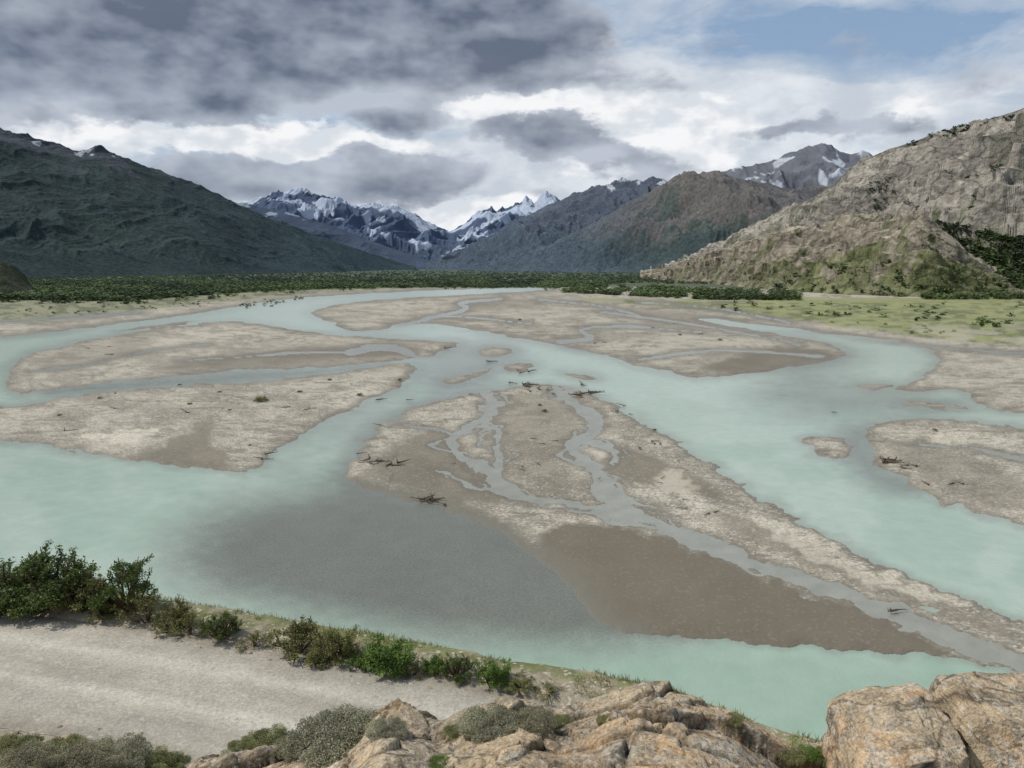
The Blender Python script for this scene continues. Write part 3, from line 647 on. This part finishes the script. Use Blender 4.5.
def boul(me,u,v,d,rot,lab,sc=1):
    x,y,z=R(u,v,d); o=obj("boulder",me,(x,y,z),label=lab,category="boulder"); o.rotation_euler=rot; o.scale=(sc,)*3; return o
boul(make_boulder(3,(.335,.5,.33),16,6,pw=.45,lo=.98,hi=1.2,shear=.30,nz_=.20,cut=.97),892,762,4.6,(0,0,-.12),"tan lichen speckled boulder split along a crack")
boul(make_boulder(18,(.53,.5,.44),16,6,pw=.45,lo=.98,hi=1.2,shear=.0,nz_=.20,cut=.97),1028,762,4.65,(0,0,-.12),"large angular tan boulder beside a deep crack")
rk=[make_boulder(20+i,(.2,.17,.12),8,3) for i in range(3)]
rng=np.random.default_rng(9)
for i,(u,v,s_) in enumerate([(68,742,.9),(40,752,.6),(120,742,.5),(15,735,.5),(250,655,.5),(430,690,.4),(155,640,.4),(90,625,.3),(140,735,.4),(270,662,.3),(350,678,.3),(100,730,.3),(60,728,.3),(320,672,.3),(200,650,.3),(20,613,.3)]):
    x,y,z,t=hit(u,v); o=obj("rock",rk[i%3],(x,y,z+.02),label="small weathered stone on the slope by the road",category="rock",group="loose stones beside the road"); o.scale=(s_*1.2,)*3; o.rotation_euler=(0,0,i*1.3)

# ------------------------------------------------------------ trees
def tree_arr(rng,h,n,sz,limbs=False):
    k=5; bl=[(0,0,h*.5,h*.2,h*.2,h*.3)]; mb=MB(); w=h*.36
    for i in range(k):
        an=rng.random()*6.28; rr=rng.random()*w*.45; bl.append((rr*math.cos(an),rr*math.sin(an),h*(.3+.35*rng.random()),w*.6,w*.6,h*.27))
    if limbs:
        bc=lin(84,74,60); tube(mb,[(0,0,0),(0,0,h*.3),(0,0,h*.75)],[.04*h,.03*h,.01*h],bc,5)
        for b in bl[1:]: tube(mb,[(0,0,h*.15),b[:3],(b[0]*1.6,b[1]*1.6,b[2]+h*.15)],[.02*h,.012*h,.005*h],bc,4)
    leaves(mb,rng,bl,n,sz,lin(54,66,36),lin(94,108,58),.4); return mb
trees=[]
rng=np.random.default_rng(77)
def inpoly(px,py,poly): return sd_poly(px,py,poly,k=1,it=0)>0
def scatter(poly,n,h0,h1,thr=0,seed=1,sc=12):
    p=np.array(poly,float); u=rng.uniform(p[:,0].min(),p[:,0].max(),n*3)
    vm=max(p[:,1].min(),267.5)
    v=rng.uniform(vm,p[:,1].max(),n*3)
    k=inpoly(u,v,poly); u=u[k];v=v[k]
    if thr: m=fbm(u/sc,v/(sc*.3),3,seed)>thr; u=u[m];v=v[m]
    for uu,vv in list(zip(u,v))[:n]:
        x,y,_=P(uu,vv); trees.append((x,y,.2,rng.uniform(h0,h1)))
scatter([(-40,301),(0,300),(120,302),(240,293),(330,289),(450,288),(600,288),(640,280),(640,268),(-40,268)],12500,4,8,0)
scatter([(-40,306),(0,304),(130,305),(250,297),(330,291),(560,288),(500,284),(0,296)],600,2.5,5,.5,4)
scatter([(545,292),(640,297),(700,300),(800,301),(800,293),(700,290),(640,286),(545,286)],1200,3.5,8,.42,6,24)
scatter([(620,284),(700,284),(860,292),(920,300),(1060,300),(1060,290),(900,292),(760,280),(640,277)],1900,4,9,.37,8,24)
scatter([(620,300),(800,304),(1060,303),(1060,335),(900,322),(760,312),(640,306)],120,2.0,5.0,.5,9,30)
scatter([(700,315),(860,330),(1024,345),(1024,335),(860,322)],40,1.2,2.5,.5,10)
scatter([(230,306),(240,302),(300,296),(320,300),(250,310)],30,1.5,3,0,10)
scatter([(0,318),(0,308),(200,300),(220,306)],80,1,2.4,.5,11)
for (X,Y,Z,nb),poly,n in [(S5,[(932,222),(960,225),(1000,236),(1060,240),(1060,302),(985,302),(970,275),(945,250)],2900),(S5,[(868,185),(890,178),(892,195),(880,212),(868,205)],150),(S6,[(800,270),(880,262),(960,268),(1010,286),(1020,300),(760,296)],160),(S5,[(900,140),(1024,112),(1024,118),(905,148)],80),(S5,[(900,180),(1024,150),(1024,220),(900,215)],90)]:
    u,v=proj(X,Y,Z); m=inpoly(u.ravel(),v.ravel(),poly); idx=np.nonzero(m)[0]; idx=idx[idx>=nb*X.shape[1]]
    if len(idx)==0: continue
    idx=rng.choice(idx,min(n,len(idx)),replace=False)
    for i in idx: trees.append((X.ravel()[i]+rng.uniform(-4,4),Y.ravel()[i]+rng.uniform(-4,4),Z.ravel()[i]-.5,rng.uniform(5,10)))
trees.sort(key=lambda t:-t[3]/math.hypot(t[0],t[1]))
tv=[tree_arr(np.random.default_rng(200+i),1.0,420,.055,True) for i in range(5)]
tme=[t.mesh("tree",M_tree) for t in tv]
for i,(x,y,z,h) in enumerate(trees[:300]):
    o=obj("tree",tme[i%5],(x,y,z-.05*h),label="rounded dark green beech tree on the valley floor",category="tree",group="trees scattered across the valley floor")
    f=rng.uniform(.9,1.5); o.scale=(h*f,h*f,h); o.rotation_euler=(0,0,rng.random()*6)
lo=[]
for i in range(6):
    t=tree_arr(np.random.default_rng(300+i),1.0,30,.2); lo.append((np.concatenate(t.v),np.concatenate(t.c)))
tx=np.array([(t[0],t[1]) for t in trees]); pat=fbm(np.arctan2(tx[:,0],tx[:,1])*22,np.log(tx[:,1])*7,4,888)
VV=[];CC=[]
for i,(x,y,z,h) in enumerate(trees[300:]):
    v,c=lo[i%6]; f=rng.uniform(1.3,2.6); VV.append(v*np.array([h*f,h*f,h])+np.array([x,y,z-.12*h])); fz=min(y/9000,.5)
    pp=pat[i+300]; CC.append(c*rng.uniform(.85,1.15)*(.65+1.0*max(0,min(1,(pp-.35)/.3)))*(1-fz)+lin(80,100,112)*fz)  # distant crowns carry blue-grey haze in their vertex colour
VV=np.concatenate(VV);CC=np.concatenate(CC)
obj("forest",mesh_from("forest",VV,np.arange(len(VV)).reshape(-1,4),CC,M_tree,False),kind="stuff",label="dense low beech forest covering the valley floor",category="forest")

# ------------------------------------------------------------ driftwood
def make_drift(seed):
    rng=np.random.default_rng(seed); mb=MB(); c=lin(92,83,72)
    pts=[np.array([0,0,.3])]; d=np.array([1,0,.05])
    for i in range(6): d=d+rng.normal(size=3)*np.array([.05,.14,.05]); pts.append(pts[-1]+d*.9)
    tube(mb,pts,[.30,.26,.23,.19,.15,.10,.04],c,8)
    for i in range(9):
        e=np.array([-.2-.6*rng.random(),rng.normal()*.8,.3+rng.normal()*.6]); tube(mb,[np.array([.1,0,.3]),e*.6+rng.normal(size=3)*.08,e],[.14,.08,.02],c*.8,5)
    for i in range(5):
        b=pts[rng.integers(2,6)]; e=b+np.array([.5*rng.random()+.3,rng.normal()*.9,.2+.7*rng.random()]); tube(mb,[b,(b+e)/2+rng.normal(size=3)*.1,e],[.08,.05,.015],c,5)
    return mb.mesh("driftwood",M_drift,True)
dw=[make_drift(i) for i in range(4)]
rng=np.random.default_rng(31)
def drift(u,v,s,n=1,spread=8):
    for i in range(n):
        uu=u+rng.normal()*spread*.5*(n>1); vv=v+rng.normal()*spread*.12*(n>1); x,y,_=P(uu,vv,.4)
        o=obj("driftwood",dw[rng.integers(4)],(x,y,.3),label="bleached grey brown driftwood log stranded on gravel",category="driftwood",group="driftwood stranded on the gravel bars")
        o.rotation_euler=(rng.normal()*.06,rng.normal()*.06,rng.random()*6.28); o.scale=(s*rng.uniform(.6,1.0),)*3
for a_ in [(388,461,.7,8,30),(428,501,.65,8,14),(368,463,.5,3,8),(528,386,1.0,7,20),(523,372,1.0,3,10),(582,394,1.0,5,12),(580,385,.9,2,6),(885,461,.8,6,18),(905,466,.7,3,12),(895,611,.45,3,8),(470,394,.8,1,1),(655,441,.6,3,12),(262,458,.6,3,12),(372,399,.7,3,20),(485,362,1.0,2,8),(445,348,1.2,1,1),(833,412,.7,1,1),(600,344,1.1,2,10),(455,463,.4,1,1),(380,425,.5,1,1),(440,505,.4,2,8),(545,392,.8,3,14),(500,470,.35,3,30),(700,500,.35,4,50),(940,480,.6,3,30),(620,410,.6,4,30),(150,400,.7,4,90),(650,480,.35,4,40),(120,350,.8,3,60),(680,330,1.0,3,60),(300,410,.6,4,40),(540,440,.4,3,20)]: drift(*a_)
for i,(u,v,w) in enumerate([(262,401,16),(190,404,6),(100,398,5),(300,392,7),(655,430,6),(545,411,8),(640,448,5),(360,395,8),(230,410,5),(580,396,8),(935,430,6),(330,380,6),(125,300,8),(250,445,4),(180,385,5),(220,392,5),(60,415,5),(540,405,6),(680,335,5),(720,340,5),(520,320,5),(400,380,6)]):
    x,y,_=P(u,v,.5); tm,cm=kinds['olive'][0]; s_=w*math.hypot(x,y)/FP/2.0
    e=obj("shrub",cm,(x,y,.35),label="low olive shrub growing alone on a gravel bar",category="shrub",group="shrubs on the gravel bars"); e.scale=(s_,s_,s_*.5)

# ------------------------------------------------------------ light
SAZ=math.radians(-82); SEL=math.radians(50)
sd=Vector((math.sin(SAZ)*math.cos(SEL),math.cos(SAZ)*math.cos(SEL),math.sin(SEL)))
lt=bpy.data.lights.new("sun",'SUN'); lt.energy=4.1; lt.angle=math.radians(.6); lt.color=(1,.955,.89)
lo_=obj("sun",lt); lo_.rotation_euler=(-sd).to_track_quat('-Z','Y').to_euler(); lo_.location=(0,0,300)
# ------------------------------------------------------------ world
w=bpy.data.worlds.new("World"); scene.world=w; w.use_nodes=True; nt=w.node_tree; N=nt.nodes.new; L=nt.links.new
bg=nt.nodes["Background"]; bg.inputs[1].default_value=.1
sky=N("ShaderNodeTexSky"); sky.sky_type='NISHITA'; sky.sun_disc=False; sky.sun_elevation=SEL; sky.sun_rotation=SAZ
tc=N("ShaderNodeTexCoord").outputs["Generated"]
def vm(op,a,b=None,sc=None):
    n=N("ShaderNodeVectorMath"); n.operation=op
    for i,v in enumerate((a,b)):
        if v is None: continue
        if isinstance(v,tuple): n.inputs[i].default_value=v
        else: L(v,n.inputs[i])
    if sc is not None:
        if isinstance(sc,(int,float)): n.inputs["Scale"].default_value=sc
        else: L(sc,n.inputs["Scale"])
    return n.outputs[1] if op in('LENGTH','DOT_PRODUCT') else n.outputs[0]
def mt(op,a,b=0.0,c=None,cl=False):
    n=N("ShaderNodeMath"); n.operation=op; n.use_clamp=cl
    for i,v in enumerate((a,b,c)):
        if v is None: continue
        if isinstance(v,(int,float)): n.inputs[i].default_value=v
        else: L(v,n.inputs[i])
    return n.outputs[0]
def mrange(x,a,b,c=0,d=1,sm=True):
    n=N("ShaderNodeMapRange"); n.interpolation_type='SMOOTHSTEP' if sm else 'LINEAR'
    n.inputs[1].default_value=a;n.inputs[2].default_value=b;n.inputs[3].default_value=c;n.inputs[4].default_value=d; L(x,n.inputs[0]); return n.outputs[0]
def noise(v,sc,det,ro=.55,dist=0,color=False):
    n=N("ShaderNodeTexNoise"); n.inputs["Scale"].default_value=sc; n.inputs["Detail"].default_value=det; n.inputs["Roughness"].default_value=ro; n.inputs["Distortion"].default_value=dist; L(v,n.inputs["Vector"])
    return n.outputs["Color"] if color else n.outputs["Fac"]
def mix(f,a,b):
    n=N("ShaderNodeMix"); n.data_type='RGBA'
    if isinstance(f,(int,float)): n.inputs[0].default_value=f
    else: L(f,n.inputs[0])
    for i,v in ((6,a),(7,b)):
        if isinstance(v,tuple): n.inputs[i].default_value=(*v,1)
        else: L(v,n.inputs[i])
    return n.outputs[2]
d=vm('NORMALIZE',tc); sep=N("ShaderNodeSeparateXYZ"); L(d,sep.inputs[0])
az=mt('ARCTAN2',sep.outputs[0],sep.outputs[1]); el=mt('ARCSINE',sep.outputs[2])
cb=N("ShaderNodeCombineXYZ"); L(az,cb.inputs[0]); L(el,cb.inputs[1])
sv3=vm('MULTIPLY',d,(1,1,1.9))
wn=noise(sv3,9,5,.6,0,True); wrp=vm('SCALE',vm('SUBTRACT',wn,(.5,.5,.5)),None,.14); wrp=vm('MULTIPLY',wrp,(1,.55,0))
Av=vm('ADD',cb.outputs[0],wrp)
def blob(u,v,ru,rv,wt):
    x,y,z=ray(u,v); a0=math.atan2(x,y); e0=math.atan2(z,math.hypot(x,y))
    q=vm('MULTIPLY',vm('SUBTRACT',Av,(a0,e0,0)),(FP/ru,FP/rv,1)); return mrange(vm('LENGTH',q),1.0,0.0,0,wt)
def total(lst):
    s_=0.0
    for b in lst: s_=mt('ADD',blob(*b),s_)
    return s_
n_big=noise(sv3,4.5,4,.5,0); n_med=noise(sv3,12,7,.55,0); n_up=noise(vm('ADD',sv3,(-.010,0,.028)),12,3,.5,0); n_str=noise(vm('MULTIPLY',d,(1,1,3.4)),5,6,.6,.4)
relief=mt('MULTIPLY',mt('SUBTRACT',n_med,n_up),2.0)
def l3(r,g,b):
    c=lin(r,g,b,1.0); return (float(c[0]/1.01),float(c[1]),float(c[2]/.96))
base=vm('SCALE',sky.outputs[0],None,.085)
base=mix(.6,base,l3(154,182,214))
veil=mt('ADD',mrange(n_str,.32,.62,.05,.80),total([(700,120,360,110,.5),(450,180,360,80,.6),(600,90,260,70,.3),(930,120,240,80,.4),(930,32,210,44,-.6),(560,18,130,38,-.55),(770,34,150,26,-.5),(20,30,100,50,-.2)]),None,True)
c0=mix(veil,base,mix(mrange(n_med,.35,.65),l3(196,205,216),l3(226,231,237)))
wh=mrange(mt('ADD',mt('MULTIPLY',mt('SUBTRACT',n_med,.5),2.3),total([(530,108,240,36,1.2),(640,150,150,50,1.1),(190,140,320,30,1.2),(465,214,190,32,1.4),(640,116,180,36,.8),(50,120,90,24,.4),(600,40,60,18,.7),(700,150,110,50,.8),(340,150,160,22,.6),(480,95,90,30,.8),(900,105,160,24,.5)])),.38,.84)
c1=mix(wh,c0,mix(mrange(relief,-.2,.2),l3(216,222,229),l3(246,247,249)))
dk=total([(60,0,600,120,2.3),(330,40,330,92,1.5),(60,85,240,42,.5),(440,45,180,62,.8),(310,184,280,42,1.25),(410,164,170,26,.6),(398,124,70,22,1.5),(545,136,100,26,1.6),(612,156,90,18,.9),(800,50,200,30,.5),(900,72,150,30,.5),(670,85,120,22,.5),(820,128,130,18,1.0),(660,172,110,18,.8),(960,134,140,26,.6),(340,206,170,18,.7),(570,198,90,16,.5),(1010,84,120,30,.5),(110,196,150,26,.7),(-350,60,500,180,1.0),(200,142,240,20,-.5),(500,100,90,24,-.5),(455,214,90,16,-.6)])
dsum=mt('ADD',dk,mt('MULTIPLY',mt('SUBTRACT',mt('ADD',mt('MULTIPLY',n_big,.4),mt('MULTIPLY',n_med,.6)),.5),2.5))
dmask=mrange(dsum,.38,.78,0,.95)
shade=mrange(dsum,.3,2.3,0,.66)
sh2=mt('SUBTRACT',mt('ADD',mt('ADD',shade,.12),mt('ADD',mt('MULTIPLY',mt('SUBTRACT',n_big,.5),1.5),mt('MULTIPLY',mt('SUBTRACT',n_med,.5),.7))),relief,None,True)
dc=mix(sh2,l3(186,194,207),l3(94,105,125))
c2=mix(dmask,c1,dc)
c3=mix(mrange(el,-.02,-.10),c2,l3(120,120,110))
L(vm('SCALE',c3,None,10.0),bg.inputs[0])
# ------------------------------------------------------------ camera
cam=bpy.data.cameras.new("camera"); cam.sensor_width=36; cam.lens=36*FP/1024; cam.clip_start=.1; cam.clip_end=200000
co=obj("camera",cam,(0,0,CZ)); co.rotation_euler=(math.pi/2-PITCH,0,0); scene.camera=co
scene.view_settings.view_transform='Standard'; scene.view_settings.look='None'; scene.view_settings.exposure=0
